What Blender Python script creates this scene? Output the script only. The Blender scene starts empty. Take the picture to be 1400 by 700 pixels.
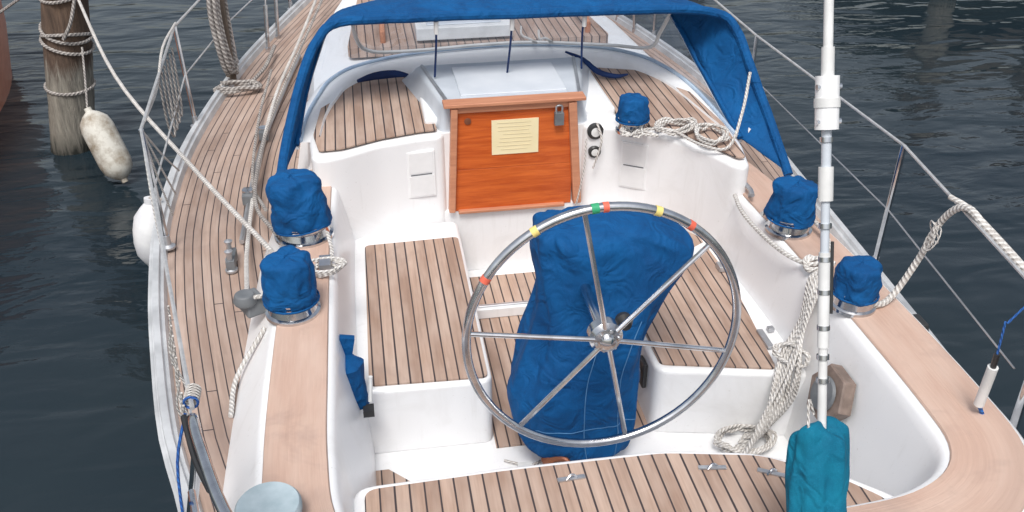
import bpy, bmesh, math, random
from mathutils import Vector, noise, Matrix
random.seed(4)
V=Vector
COL=bpy.context.scene.collection
# ------------------------------------------------------------------ materials
def newmat(name):
    m=bpy.data.materials.new(name); m.use_nodes=True
    nt=m.node_tree; b=nt.nodes['Principled BSDF']
    return m,nt,b
def nd(nt,t,**k):
    n=nt.nodes.new(t)
    for a,v in k.items(): setattr(n,a,v)
    return n
def L(nt,a,b): nt.links.new(a,b)
def mth(nt,op,a,b=None,c=None):
    n=nd(nt,'ShaderNodeMath',operation=op)
    for i,x in enumerate((a,b,c)):
        if x is None: continue
        if isinstance(x,(int,float)): n.inputs[i].default_value=x
        else: L(nt,x,n.inputs[i])
    return n.outputs[0]
def mix(nt,fac,a,b):
    n=nd(nt,'ShaderNodeMix',data_type='RGBA')
    for s,x in ((n.inputs[0],fac),(n.inputs[6],a),(n.inputs[7],b)):
        if isinstance(x,(int,float)): s.default_value=x
        elif isinstance(x,tuple): s.default_value=(*x,1) if len(x)==3 else x
        else: L(nt,x,s)
    return n.outputs[2]
def noisetex(nt,vec,scale,detail=3,rough=.55,dist=0):
    n=nd(nt,'ShaderNodeTexNoise'); n.inputs['Scale'].default_value=scale
    n.inputs['Detail'].default_value=detail; n.inputs['Roughness'].default_value=rough
    n.inputs['Distortion'].default_value=dist
    if vec is not None: L(nt,vec,n.inputs['Vector'])
    return n.outputs['Fac']
def ramp(nt,fac,lo,hi,a=0.,b=1.):
    n=nd(nt,'ShaderNodeMapRange'); n.inputs[1].default_value=lo;n.inputs[2].default_value=hi
    n.inputs[3].default_value=a;n.inputs[4].default_value=b
    L(nt,fac,n.inputs[0]); return n.outputs[0]
def bump(nt,b,h,strength,dist=.01):
    n=nd(nt,'ShaderNodeBump'); n.inputs['Strength'].default_value=strength; n.inputs['Distance'].default_value=dist
    L(nt,h,n.inputs['Height']); L(nt,n.outputs[0],b.inputs['Normal'])
def simple(name,c1,c2,rough=.5,metal=0,scale=8,bs=0,bscale=60,bd=.004):
    m,nt,b=newmat(name); tc=nd(nt,'ShaderNodeTexCoord').outputs['Object']
    f=ramp(nt,noisetex(nt,tc,scale,4),.35,.65)
    L(nt,mix(nt,f,c1,c2),b.inputs['Base Color'])
    b.inputs['Roughness'].default_value=rough; b.inputs['Metallic'].default_value=metal
    if bs: bump(nt,b,noisetex(nt,tc,bscale,4),bs,bd)
    return m
def gelcoat(name,c,dirt=(.52,.50,.47)):
    m,nt,b=newmat(name); tc=nd(nt,'ShaderNodeTexCoord').outputs['Object']
    f=ramp(nt,noisetex(nt,tc,2.5,5,.65,.8),.52,.80,0,.35)
    mp=nd(nt,'ShaderNodeMapping'); L(nt,tc,mp.inputs[0]); mp.inputs['Scale'].default_value=(14,14,1.5)
    st=ramp(nt,noisetex(nt,mp.outputs[0],1.5,3,.6),.58,.85,0,.30)
    sp=ramp(nt,noisetex(nt,tc,70,1),.72,.80,0,.35)
    c=mix(nt,mth(nt,'MAXIMUM',mth(nt,'MAXIMUM',f,st),sp),c,dirt)
    L(nt,c,b.inputs['Base Color']); b.inputs['Roughness'].default_value=.28
    bump(nt,b,noisetex(nt,tc,5,2),.05,.01); return m
def teak(name,w,caulk=True,c1=(.49,.34,.26),c2=(.335,.22,.165),caul=.14,bleach=(.59,.46,.385),butt=0,gr=.5,bl=.55):
    m,nt,b=newmat(name)
    uv=nd(nt,'ShaderNodeUVMap').outputs[0]
    s=nd(nt,'ShaderNodeSeparateXYZ'); L(nt,uv,s.inputs[0])
    u,v=s.outputs[0],s.outputs[1]
    uw=mth(nt,'DIVIDE',u,w)
    idx=mth(nt,'FLOOR',uw)
    wn=nd(nt,'ShaderNodeTexWhiteNoise',noise_dimensions='1D'); L(nt,idx,wn.inputs['W'])
    rnd=wn.outputs['Value']
    cb=nd(nt,'ShaderNodeCombineXYZ'); L(nt,mth(nt,'MULTIPLY',u,90.),cb.inputs[0]); L(nt,mth(nt,'MULTIPLY',v,3.),cb.inputs[1]); L(nt,mth(nt,'MULTIPLY',idx,7.3),cb.inputs[2])
    grain=ramp(nt,noisetex(nt,cb.outputs[0],1.,4,.65),.3,.7)
    cb2=nd(nt,'ShaderNodeCombineXYZ'); L(nt,mth(nt,'MULTIPLY',u,9.),cb2.inputs[0]); L(nt,mth(nt,'MULTIPLY',v,2.2),cb2.inputs[1])
    big=ramp(nt,noisetex(nt,cb2.outputs[0],1.,3,.6),.38,.68)
    c=mix(nt,rnd,c1,c2)
    c=mix(nt,mth(nt,'MULTIPLY',grain,gr),c,tuple(x*.62 for x in c2))
    c=mix(nt,mth(nt,'MULTIPLY',big,bl),c,bleach)
    g=nd(nt,'ShaderNodeNewGeometry').outputs['Position']
    st=ramp(nt,noisetex(nt,g,3.1,4,.65,.5),.53,.80,0,.5)
    c=mix(nt,st,c,(.22,.165,.145))
    h=grain
    if caulk:
        fr=mth(nt,'FRACT',uw)
        d=mth(nt,'ABSOLUTE',mth(nt,'SUBTRACT',fr,.5))
        wob=mth(nt,'MULTIPLY',mth(nt,'SUBTRACT',big,.5),.025)
        mk=ramp(nt,mth(nt,'ADD',d,wob),.5-caul*.62,.5-caul*.38)
        if butt:
            bj=mth(nt,'LESS_THAN',mth(nt,'FRACT',mth(nt,'ADD',mth(nt,'DIVIDE',v,2.6),rnd)),.0022)
            mk=mth(nt,'MAXIMUM',mk,bj)
        c=mix(nt,mk,c,(.045,.034,.036))
        h=mth(nt,'SUBTRACT',mth(nt,'MULTIPLY',grain,.3),mk)
    L(nt,c,b.inputs['Base Color']); b.inputs['Roughness'].default_value=.75
    bump(nt,b,h,.4,.003)
    return m
def canvas(name,c1,c2,ws=9):
    m,nt,b=newmat(name); tc=nd(nt,'ShaderNodeTexCoord').outputs['Object']
    f=ramp(nt,noisetex(nt,tc,5,5,.65,.8),.3,.7)
    fine=noisetex(nt,tc,260,1)
    c=mix(nt,f,c1,c2); c=mix(nt,ramp(nt,fine,.55,.75,0,.25),c,tuple(min(1,x*1.5+.004) for x in c1))
    L(nt,c,b.inputs['Base Color']); b.inputs['Roughness'].default_value=.8
    b.inputs['Specular IOR Level'].default_value=.25
    w=noisetex(nt,tc,ws,2,.5,1.4)
    h=mth(nt,'ADD',w,mth(nt,'MULTIPLY',fine,.03))
    bump(nt,b,h,.75,.03)
    return m
def ropemat(name,c1,c2,k=45.):
    m,nt,b=newmat(name)
    uv=nd(nt,'ShaderNodeUVMap').outputs[0]
    s=nd(nt,'ShaderNodeSeparateXYZ'); L(nt,uv,s.inputs[0])
    x=mth(nt,'ADD',mth(nt,'MULTIPLY',s.outputs[1],k),mth(nt,'MULTIPLY',s.outputs[0],2.))
    w=mth(nt,'SINE',mth(nt,'MULTIPLY',x,6.2832))
    tc=nd(nt,'ShaderNodeTexCoord').outputs['Object']
    f=mth(nt,'ADD',mth(nt,'MULTIPLY',w,.25),noisetex(nt,tc,14,3))
    L(nt,mix(nt,ramp(nt,f,.3,.8),c2,c1),b.inputs['Base Color'])
    b.inputs['Roughness'].default_value=.85
    bump(nt,b,w,.6,.004)
    return m
WHITE=gelcoat('gelcoat_white',(.83,.83,.835))
HULLW=simple('hull_white',(.80,.81,.82),(.66,.68,.70),.25,0,2)
RAILW=simple('rail_light',(.62,.63,.64),(.44,.45,.46),.4,.2,6)
OFFW=simple('off_white_plastic',(.76,.76,.75),(.62,.62,.61),.45,0,9)
PANELW=simple('locker_white',(.80,.80,.80),(.74,.74,.74),.4,0,9)
GREYP=simple('grey_hatch',(.58,.62,.67),(.45,.49,.54),.3,0,3)
HATCHG=simple('hatch_light_grey',(.68,.71,.75),(.55,.59,.64),.3,0,2.5)
TEAKS=teak('teak_planks',.052)
TEAKD=teak('teak_sidedeck',.042,c1=(.46,.335,.27),c2=(.34,.235,.185),caul=.13,butt=1,bleach=(.54,.425,.365))
TEAKP=teak('teak_margin',.30,False)
TEAKC=teak('teak_cap',.70,False,c1=(.54,.37,.295),c2=(.52,.35,.275),bleach=(.62,.47,.39),gr=.26)
BLUE=canvas('canvas_blue',(.0015,.088,.265),(.001,.050,.165))
TEAL=canvas('canvas_teal',(.003,.17,.27),(.002,.10,.18))
NAVY=simple('navy_cloth',(.004,.03,.13),(.003,.015,.07),.8)
CHROME=simple('stainless',(.72,.73,.75),(.50,.51,.53),.16,1.,12)
ALU=simple('aluminium',(.55,.56,.58),(.42,.43,.45),.42,.8,10)
STEELM=simple('galvanised_wire',(.66,.66,.66),(.5,.5,.5),.4,.5,30)
BLACK=simple('black_plastic',(.02,.02,.022),(.035,.035,.035),.4)
DGREY=simple('dark_grey_plastic',(.10,.11,.12),(.17,.18,.19),.5)
ROPEW=ropemat('rope_white',(.74,.72,.69),(.46,.43,.40))
ROPEO=ropemat('rope_old',(.46,.43,.40),(.20,.18,.17),30)
ROPEB=ropemat('rope_blue',(.03,.16,.5),(.02,.08,.3))
ORANGE=simple('tape_red',(.75,.16,.10),(.7,.12,.07),.6)
YEL=simple('tape_yellow',(.80,.66,.22),(.75,.6,.2),.6)
GREEN=simple('tape_green',(.03,.35,.16),(.03,.3,.13),.6)
PAPER=simple('paper',(.82,.72,.46),(.78,.68,.42),.8)
INK=simple('ink',(.62,.54,.34),(.68,.59,.38),.8)
TEALG=simple('lid_blue_grey',(.40,.48,.52),(.31,.39,.43),.55,0,14)
BRASS=simple('bronze',(.35,.14,.07),(.22,.08,.05),.4,.5)
DOCKW=simple('dock_wood',(.16,.12,.09),(.09,.07,.055),.85,0,6,.5,20)
SEAM=simple('stitching',(.08,.22,.42),(.05,.16,.33),.8)
BEAD=simple('window_bead',(.45,.55,.66),(.30,.40,.54),.6)
def wood(name,c1,c2,rough,axis='X',sc=1.):
    m,nt,b=newmat(name); tc=nd(nt,'ShaderNodeTexCoord').outputs['Object']
    mp=nd(nt,'ShaderNodeMapping'); L(nt,tc,mp.inputs[0])
    mp.inputs['Scale'].default_value={'X':(2*sc,20*sc,26*sc),'Z':(24*sc,24*sc,1.5*sc)}[axis]
    f=ramp(nt,noisetex(nt,mp.outputs[0],1.6,5,.65,.5),.3,.7)
    L(nt,mix(nt,f,c1,c2),b.inputs['Base Color']); b.inputs['Roughness'].default_value=rough
    bump(nt,b,f,.25,.004)
    return m
MAHO=wood('mahogany',(.66,.150,.030),(.42,.070,.014),.25)
FRAME=wood('teak_frame',(.58,.27,.155),(.44,.18,.10),.5)
def pilemat():
    m,nt,b=newmat('piling_wood'); tc=nd(nt,'ShaderNodeTexCoord').outputs['Object']
    mp=nd(nt,'ShaderNodeMapping'); L(nt,tc,mp.inputs[0]); mp.inputs['Scale'].default_value=(9,9,.9)
    f=ramp(nt,noisetex(nt,mp.outputs[0],2.,5,.7),.3,.7)
    c=mix(nt,f,(.17,.11,.075),(.06,.04,.03))
    g=nd(nt,'ShaderNodeNewGeometry').outputs['Position']; s=nd(nt,'ShaderNodeSeparateXYZ'); L(nt,g,s.inputs[0])
    z=mth(nt,'ADD',s.outputs[2],mth(nt,'MULTIPLY',f,.25))
    k=ramp(nt,z,1.0,.85)
    c=mix(nt,mth(nt,'MULTIPLY',k,.8),c,mix(nt,f,(.42,.40,.34),(.16,.15,.13)))
    k2=ramp(nt,z,.30,.14); c=mix(nt,k2,c,(.02,.022,.018))
    L(nt,c,b.inputs['Base Color']); b.inputs['Roughness'].default_value=.85
    bump(nt,b,f,.8,.02); return m
PILE=pilemat()
def fendermat():
    m,nt,b=newmat('fender_vinyl'); tc=nd(nt,'ShaderNodeTexCoord').outputs['Object']
    f=ramp(nt,noisetex(nt,tc,7,6,.7),.42,.66)
    L(nt,mix(nt,f,(.62,.60,.54),(.28,.23,.17)),b.inputs['Base Color']); b.inputs['Roughness'].default_value=.55
    return m
FEND=fendermat()
FENDW=simple('fender_clean',(.78,.78,.78),(.62,.62,.64),.4)
def vinyl():
    m,nt,b=newmat('clear_vinyl')
    for n in list(nt.nodes):
        if n.type!='OUTPUT_MATERIAL': nt.nodes.remove(n)
    out=[n for n in nt.nodes if n.type=='OUTPUT_MATERIAL'][0]
    t=nd(nt,'ShaderNodeBsdfTransparent'); t.inputs[0].default_value=(.80,.83,.88,1)
    g=nd(nt,'ShaderNodeBsdfGlossy'); g.inputs['Roughness'].default_value=.08
    g.inputs[0].default_value=(.9,.95,1,1)
    tc=nd(nt,'ShaderNodeTexCoord').outputs['Object']
    bp=nd(nt,'ShaderNodeBump'); bp.inputs['Strength'].default_value=.6; bp.inputs['Distance'].default_value=.03
    L(nt,noisetex(nt,tc,4,2,.5,.5),bp.inputs['Height']); L(nt,bp.outputs[0],g.inputs['Normal'])
    d=nd(nt,'ShaderNodeBsdfDiffuse'); d.inputs[0].default_value=(.6,.65,.7,1)
    m1=nd(nt,'ShaderNodeMixShader'); m1.inputs[0].default_value=.14; L(nt,t.outputs[0],m1.inputs[1]); L(nt,g.outputs[0],m1.inputs[2])
    m2=nd(nt,'ShaderNodeMixShader'); m2.inputs[0].default_value=.09; L(nt,m1.outputs[0],m2.inputs[1]); L(nt,d.outputs[0],m2.inputs[2])
    L(nt,m2.outputs[0],out.inputs[0]); return m
VINYL=vinyl()
def watermat():
    m,nt,b=newmat('harbour_water'); g=nd(nt,'ShaderNodeNewGeometry').outputs['Position']
    mp=nd(nt,'ShaderNodeMapping'); L(nt,g,mp.inputs[0]); mp.inputs['Scale'].default_value=(.8,1.9,1); mp.inputs['Rotation'].default_value=(0,0,.3)
    n1=noisetex(nt,mp.outputs[0],1.3,2,.45,.5); n2=noisetex(nt,mp.outputs[0],4.5,3,.5,.4)
    patch=ramp(nt,noisetex(nt,g,.35,2),.35,.65,.15,1.)
    h=mth(nt,'ADD',n1,mth(nt,'MULTIPLY',mth(nt,'MULTIPLY',n2,.24),patch))
    bump(nt,b,h,.55,.10)
    L(nt,mix(nt,ramp(nt,noisetex(nt,g,.25,2),.35,.65),(.010,.019,.027),(.017,.027,.033)),b.inputs['Base Color'])
    b.inputs['Roughness'].default_value=.06; b.inputs['IOR'].default_value=1.36
    return m
WATER=watermat()
# ------------------------------------------------------------------ mesh builder
def cr(pts,n):
    if n<=1: return [V(p) for p in pts]
    P=[V(p) for p in pts]; out=[]
    for i in range(len(P)-1):
        a=P[i-1] if i>0 else P[0]*2-P[1]; b=P[i]; c=P[i+1]; d=P[i+2] if i+2<len(P) else P[-1]*2-P[-2]
        for k in range(n):
            t=k/n
            out.append(.5*((2*b)+(c-a)*t+(2*a-5*b+4*c-d)*t*t+(3*b-a-3*c+d)*t**3))
    out.append(P[-1]); return out
class MB:
    def __init__(s): s.v=[];s.f=[];s.m=[];s.uv=[];s.mats=[]
    def mi(s,m):
        if m not in s.mats: s.mats.append(m)
        return s.mats.index(m)
    def add(s,vs,fs,m,uvs=None):
        o=len(s.v); s.v+= [tuple(v) for v in vs]; k=s.mi(m)
        for i,f in enumerate(fs):
            s.f.append([o+j for j in f]); s.m.append(k)
            s.uv.append(uvs[i] if uvs else [(vs[j][0],vs[j][1]) for j in f])
    def tube(s,pts,r,m,seg=8,sm=1,closed=False,rf=None):
        P=cr(pts,sm); n=len(P)
        if closed: P=P[:-1]; n-=1
        vs=[];T=[]
        for i in range(n):
            a=P[(i-1)%n] if (closed or i>0) else P[i]; b=P[(i+1)%n] if (closed or i<n-1) else P[i]
            t=(b-a); T.append(t.normalized() if t.length>1e-9 else V((0,0,1)))
        up=V((0,0,1)) if abs(T[0].z)<.9 else V((1,0,0))
        N=(up-T[0]*up.dot(T[0])).normalized(); ln=[0]
        for i in range(n):
            if i: ln.append(ln[-1]+(P[i]-P[i-1]).length)
            N=(N-T[i]*N.dot(T[i]));
            N=N.normalized() if N.length>1e-6 else V((1,0,0))
            B=T[i].cross(N); rr=r if rf is None else rf(i/(n-1))
            for j in range(seg):
                a=2*math.pi*j/seg; vs.append(P[i]+N*math.cos(a)*rr+B*math.sin(a)*rr)
        fs=[];uv=[]
        for i in range(n if closed else n-1):
            i2=(i+1)%n; l2=ln[i2] if i2 else ln[i]+.01
            for j in range(seg):
                j2=(j+1)%seg; fs.append([i*seg+j,i*seg+j2,i2*seg+j2,i2*seg+j])
                uv.append([(j/seg,ln[i]),((j+1)/seg,ln[i]),((j+1)/seg,l2),(j/seg,l2)])
        if not closed:
            fs.append(list(range(seg))[::-1]); uv.append([(0,0)]*seg)
            fs.append([(n-1)*seg+j for j in range(seg)]); uv.append([(0,0)]*seg)
        s.add(vs,fs,m,uv)
    def lathe(s,c,prof,m,seg=32,M=None,wr=0,ws=6,fold=0,nf=9,seed=0,sq=0):
        vs=[];c=V(c);M=M or Matrix.Identity(3)
        for (r,z) in prof:
            for j in range(seg):
                a=2*math.pi*j/seg
                rr=r
                if sq: rr=r*(1+sq*math.cos(3*a+seed)+sq*.7*math.cos(2*a+seed*2))
                if wr and r>.001:
                    q=V((math.cos(a)*1.2,math.sin(a)*1.2,z*ws))
                    rr+=wr*noise.noise(q*1.6+V((seed,0,0)))+wr*.5*noise.noise(q*4+V((seed,3,0)))+fold*math.sin(a*nf+z*14+seed)*(0.4+noise.noise(q+V((0,seed,0))))
                vs.append(c+M@V((math.cos(a)*rr,math.sin(a)*rr,z+(wr*.6*noise.noise(V((math.cos(a)*2,math.sin(a)*2,seed+z*3))) if wr else 0))))
        fs=[]
        for i in range(len(prof)-1):
            for j in range(seg):
                j2=(j+1)%seg; fs.append([i*seg+j,i*seg+j2,(i+1)*seg+j2,(i+1)*seg+j])
        fs.append(list(range(seg))[::-1]); fs.append([(len(prof)-1)*seg+j for j in range(seg)])
        s.add(vs,fs,m)
    def box(s,c,d,m,rot=None,taper=1.):
        c=V(c);R=rot or Matrix.Identity(3); vs=[]
        for z in (-1,1):
            k=taper if z>0 else 1
            for x,y in((-1,-1),(1,-1),(1,1),(-1,1)): vs.append(c+R@V((x*d[0]/2*k,y*d[1]/2*k,z*d[2]/2)))
        s.add(vs,[[3,2,1,0],[4,5,6,7],[0,1,5,4],[1,2,6,5],[2,3,7,6],[3,0,4,7]],m)
    def loft(s,rows,m,close=False,capends=False,uvf=None):
        n=len(rows[0]); vs=[p for r in rows for p in r]; fs=[];uv=[]
        for i in range(len(rows)-1):
            for j in range(n if close else n-1):
                j2=(j+1)%n; fs.append([i*n+j,i*n+j2,(i+1)*n+j2,(i+1)*n+j])
                if uvf: uv.append([uvf[i][j],uvf[i][j2],uvf[i+1][j2],uvf[i+1][j]])
        if capends:
            fs.append(list(range(n))[::-1]); fs.append([(len(rows)-1)*n+j for j in range(n)])
            if uvf: uv+=[[(0,0)]*n]*2
        s.add([V(p) for p in vs],fs,m,uv if uvf else None)
    def build(s,name,parent=None,bevel=0,seg=3,ang=35,solid=0,sub=0):
        me=bpy.data.meshes.new(name); me.from_pydata(s.v,[],s.f)
        for m in s.mats: me.materials.append(m)
        ul=me.uv_layers.new(name='UVMap')
        for p in me.polygons:
            p.material_index=s.m[p.index]; p.use_smooth=True
            for k,li in enumerate(p.loop_indices): ul.data[li].uv=s.uv[p.index][k]
        me.validate()
        bm=bmesh.new(); bm.from_mesh(me)
        if not solid: bmesh.ops.recalc_face_normals(bm,faces=bm.faces)
        bm.to_mesh(me); bm.free()
        me.set_sharp_from_angle(angle=math.radians(ang))
        o=bpy.data.objects.new(name,me); COL.objects.link(o)
        if parent: o.parent=parent
        if solid:
            md=o.modifiers.new('s','SOLIDIFY'); md.thickness=solid; md.offset=0
        if bevel:
            md=o.modifiers.new('b','BEVEL'); md.width=bevel; md.segments=seg; md.limit_method='ANGLE'; md.angle_limit=math.radians(40); md.harden_normals=True
        return o
def empty(name):
    e=bpy.data.objects.new(name,None); COL.objects.link(e); e.empty_display_size=.2; return e
def fillet(poly,r,n=5):
    out=[];N=len(poly)
    for i in range(N):
        a=V(poly[i-1]);b=V(poly[i]);c=V(poly[(i+1)%N])
        ra=min(r,(a-b).length*.45);rc=min(r,(c-b).length*.45)
        p=b+(a-b).normalized()*ra;q=b+(c-b).normalized()*rc
        for k in range(n+1):
            t=k/n; out.append(tuple((1-t)**2*p+2*t*(1-t)*b+t*t*q))
    return out
def body(name,poly,z0,z1,m,parent,bevel=.02):
    mb=MB(); n=len(poly)
    vs=[(x,y,z0) for x,y in poly]+[(x,y,z1) for x,y in poly]
    fs=[list(range(n))[::-1],[n+i for i in range(n)]]+[[i,(i+1)%n,n+(i+1)%n,n+i] for i in range(n)]
    mb.add(vs,fs,m); return mb.build(name,parent,bevel,4)
def panel(name,poly,z,parent,inset=.035,thick=.008,inner=None,margin=None):
    inner=inner or TEAKS; margin=margin or TEAKP
    me=bpy.data.meshes.new(name); bm=bmesh.new()
    f=bm.faces.new([bm.verts.new((x,y,z)) for x,y in poly]); bm.normal_update()
    if f.normal.z<0: f.normal_flip()
    if inset>0:
        r=bmesh.ops.inset_region(bm,faces=[f],thickness=inset,use_even_offset=True)
        for g in bm.faces: g.material_index=1
        f.material_index=0
    top=list(bm.faces)
    ex=bmesh.ops.extrude_face_region(bm,geom=top,use_keep_orig=True)
    bmesh.ops.translate(bm,vec=(0,0,-thick),verts=[e for e in ex['geom'] if isinstance(e,bmesh.types.BMVert)])
    bmesh.ops.recalc_face_normals(bm,faces=bm.faces)
    uv=bm.loops.layers.uv.new('UVMap')
    for g in bm.faces:
        for l in g.loops: l[uv].uv=(l.vert.co.x,l.vert.co.y)
    bm.to_mesh(me);bm.free(); me.materials.append(inner); me.materials.append(margin)
    o=bpy.data.objects.new(name,me);COL.objects.link(o)
    if parent:o.parent=parent
    return o
def interp(tab,y):
    if y<=tab[0][0]: return tab[0][1]
    for i in range(len(tab)-1):
        (a,p),(b,q)=tab[i],tab[i+1]
        if y<=b:
            t=(y-a)/(b-a)
            a0=tab[i-1] if i else tab[i]; b1=tab[i+2] if i+2<len(tab) else tab[i+1]
            m0=(q-a0[1])/(b-a0[0])*(b-a); m1=(b1[1]-p)/(b1[0]-a)*(b-a)
            return (2*t**3-3*t*t+1)*p+(t**3-2*t*t+t)*m0+(-2*t**3+3*t*t)*q+(t**3-t*t)*m1
    return tab[-1][1]
# ------------------------------------------------------------------ water
mb=MB(); mb.add([(-300,-100,0),(300,-100,0),(300,500,0),(-300,500,0)],[[0,1,2,3]],WATER); mb.build('water')
# ------------------------------------------------------------------ sailboat hull + deck
boat=empty('sailboat')
PT=[(1.35,1.18),(1.9,1.34),(2.5,1.51),(2.85,1.62),(3.32,1.72),(3.89,1.82),(4.61,1.90),(5.55,1.88),(6.8,1.68),(8.0,1.36),(9.5,.88),(11.0,.32),(11.7,.03)]
ST=[(1.35,1.22),(1.9,1.42),(2.3,1.50),(2.82,1.55),(3.52,1.60),(4.46,1.66),(5.2,1.70),(6.0,1.68),(7.0,1.52),(8.0,1.28),(9.5,.84),(11.0,.31),(11.7,.03)]
ys=[1.35+i*(11.7-1.35)/69 for i in range(70)]
zd=lambda y:1.22+max(0,(y-5))*.02
mb=MB(); rows=[]
for y in ys:
    p=interp(PT,y);q=interp(ST,y);z=zd(y)+.03
    r=[]
    for k in range(7):
        t=k/6; r.append((-p*(1-.22*t**2.2)+0,y,z-(z+.3)*t))
    r2=[]
    for k in range(7):
        t=k/6; r2.append((q*(1-.22*t**2.2),y,z-(z+.3)*t))
    rows.append(r+r2[::-1])
mb.loft(rows,HULLW,capends=True)
mb.build('hull',boat)
for nm,T,sg in(('toe_rail_port',PT,-1),('toe_rail_starboard',ST,1)):
    mb=MB();rows=[]
    for y in ys:
        x=interp(T,y)*sg;z=zd(y)
        rows.append([(x-sg*.07,y,z),(x-sg*.06,y,z+.035),(x-sg*.045,y,z+.035),(x-sg*.04,y,z+.055),(x-sg*.012,y,z+.055),(x-sg*.008,y,z+.03),(x+sg*.012,y,z+.025),(x+sg*.006,y,z-.05)])
    mb.loft(rows,RAILW); mb.build(nm,boat)
IN=[(1.35,1.15),(2,1.26),(3,1.30),(4.4,1.30),(5.05,1.20),(6,1.16),(7,1.02),(8,.88),(9.5,.58),(11,.2),(11.7,.0)]
IS=[(1.35,1.1),(2,1.28),(3,1.32),(4.4,1.32),(5.05,1.24),(6,1.16),(7,1.0),(8,.84),(9.5,.56),(11,.2),(11.7,.0)]
for nm,T,I,sg,m in(('side_deck_port',PT,IN,-1,TEAKD),('side_deck_starboard',ST,IS,1,TEAKD)):
    mb=MB();rows=[];uvs=[]
    for y in ys:
        a=interp(T,y)-.065;b=min(a-.01,interp(I,y)-.04)
        if y>9.8: b=0
        rows.append([(sg*(a+(b-a)*t),y,zd(y)+.012*t) for t in (0,.12,.5,1)]); uvs.append([((a-b)*t,y) for t in (0,.12,.5,1)])
    mb.loft(rows,m,uvf=uvs); mb.build(nm,boat)
body('aft_deck',fillet([(-1.20,1.37),(1.25,1.37),(1.40,2.1),(-1.34,2.1)],.1),1.0,1.225,WHITE,boat,.01)
# ------------------------------------------------------------------ cockpit coaming sweep
path=[(-.92,5.6,.12),(-.93,5.05,.12),(-.935,4.8,.15),(-.945,4.5,.19),(-.955,4.1,.23),(-.96,3.5,.25),(-.965,2.9,.26),(-.965,2.45,.26),(-.93,2.15,.27),(-.78,2.0,.28),(-.5,1.96,.28),(.1,1.95,.28),(.6,1.96,.28),(.88,2.00,.29),(1.05,2.13,.30),(1.085,2.4,.30),(1.085,3.0,.30),(1.075,3.5,.29),(1.05,4.1,.26),(1.03,4.45,.23),(1.02,4.8,.2),(1.0,5.4,.16)]
PP=cr(path,6)
nrm=[];arc=[0]
for i,p in enumerate(PP):
    a=PP[max(0,i-1)];b=PP[min(len(PP)-1,i+1)];t=V((b.x-a.x,b.y-a.y)).normalized();nrm.append(V((t.y,-t.x)))
    if i: arc.append(arc[-1]+math.hypot(p.x-PP[i-1].x,p.y-PP[i-1].y))
mb=MB();rows=[]
for p,n in zip(PP,nrm):
    w=p.z
    pr=[(-.11,.72),(-.095,.95),(-.06,1.12),(-.035,1.27),(-.012,1.38),(-.002,1.42),(.012,1.438),(.035,1.444),(w-.03,1.444),(w-.008,1.438),(w+.01,1.42),(w+.05,1.36),(w+.12,1.27),(w+.165,1.20)]
    rows.append([(p.x+n.x*d,p.y+n.y*d,z) for d,z in pr])
mb.loft(rows,WHITE); mb.build('coaming',boat,ang=60)
mb=MB();rows=[];uvs=[]
for p,n,a in zip(PP,nrm,arc):
    w=p.z; ds=[.026,.03,w*.5,w-.026,w-.022]
    zs=[1.445,1.453,1.453,1.453,1.445]
    rows.append([(p.x+n.x*d,p.y+n.y*d,z) for d,z in zip(ds,zs)]); uvs.append([(d,a) for d in ds])
mb.loft(rows,TEAKC,uvf=uvs,capends=False); mb.build('coaming_cap',boat)
mb=MB(); mb.box((.06,3.3,.735),(2.0,2.75,.02),WHITE); mb.build('cockpit_floor',boat)
panel('cockpit_sole',[(-.32,3.14),(.395,3.14),(.395,4.56),(-.32,4.56)],.754,boat,.03)
panel('foot_grating',[(-.86,2.94),(-.62,2.90),(-.80,3.08),(-.86,3.08)],.752,boat,.012)
SP=fillet([(-.95,3.19),(-.325,3.18),(-.315,4.62),(-.95,4.62)],.05)
body('port_seat_base',SP,.735,1.102,WHITE,boat,.025)
panel('port_seat_teak',fillet([(-.852,3.215),(-.345,3.195),(-.335,4.415),(-.832,4.40)],.03),1.112,boat,.03)
SS=fillet([(.385,3.13),(1.06,2.99),(1.06,4.62),(.40,4.62)],.05)
body('starboard_seat_base',SS,.735,1.102,WHITE,boat,.025)
panel('starboard_seat_teak',fillet([(.41,3.16),(.90,3.045),(.965,3.8),(.94,4.40),(.415,4.40)],.03),1.112,boat,.03)
HS=fillet([(-.93,2.50),(-.4,2.515),(.2,2.51),(.55,2.44),(.80,2.29),(.98,2.12),(.98,1.93),(-.93,1.93)],.08)
body('helm_seat_base',HS,.735,1.235,WHITE,boat,.02)
HT=fillet([(-.885,2.465),(-.4,2.48),(.2,2.475),(.55,2.405),(.78,2.255),(.90,2.125),(.90,1.99),(-.885,1.99)],.05)
panel('helm_seat_teak',HT,1.246,boat,.022)
mb=MB(); mb.box((.035,4.16,.785),(.715,.055,.06),WHITE); mb.box((.035,4.16,.82),(.60,.02,.012),ALU); mb.build('mainsheet_traveller',boat,.008)
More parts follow.
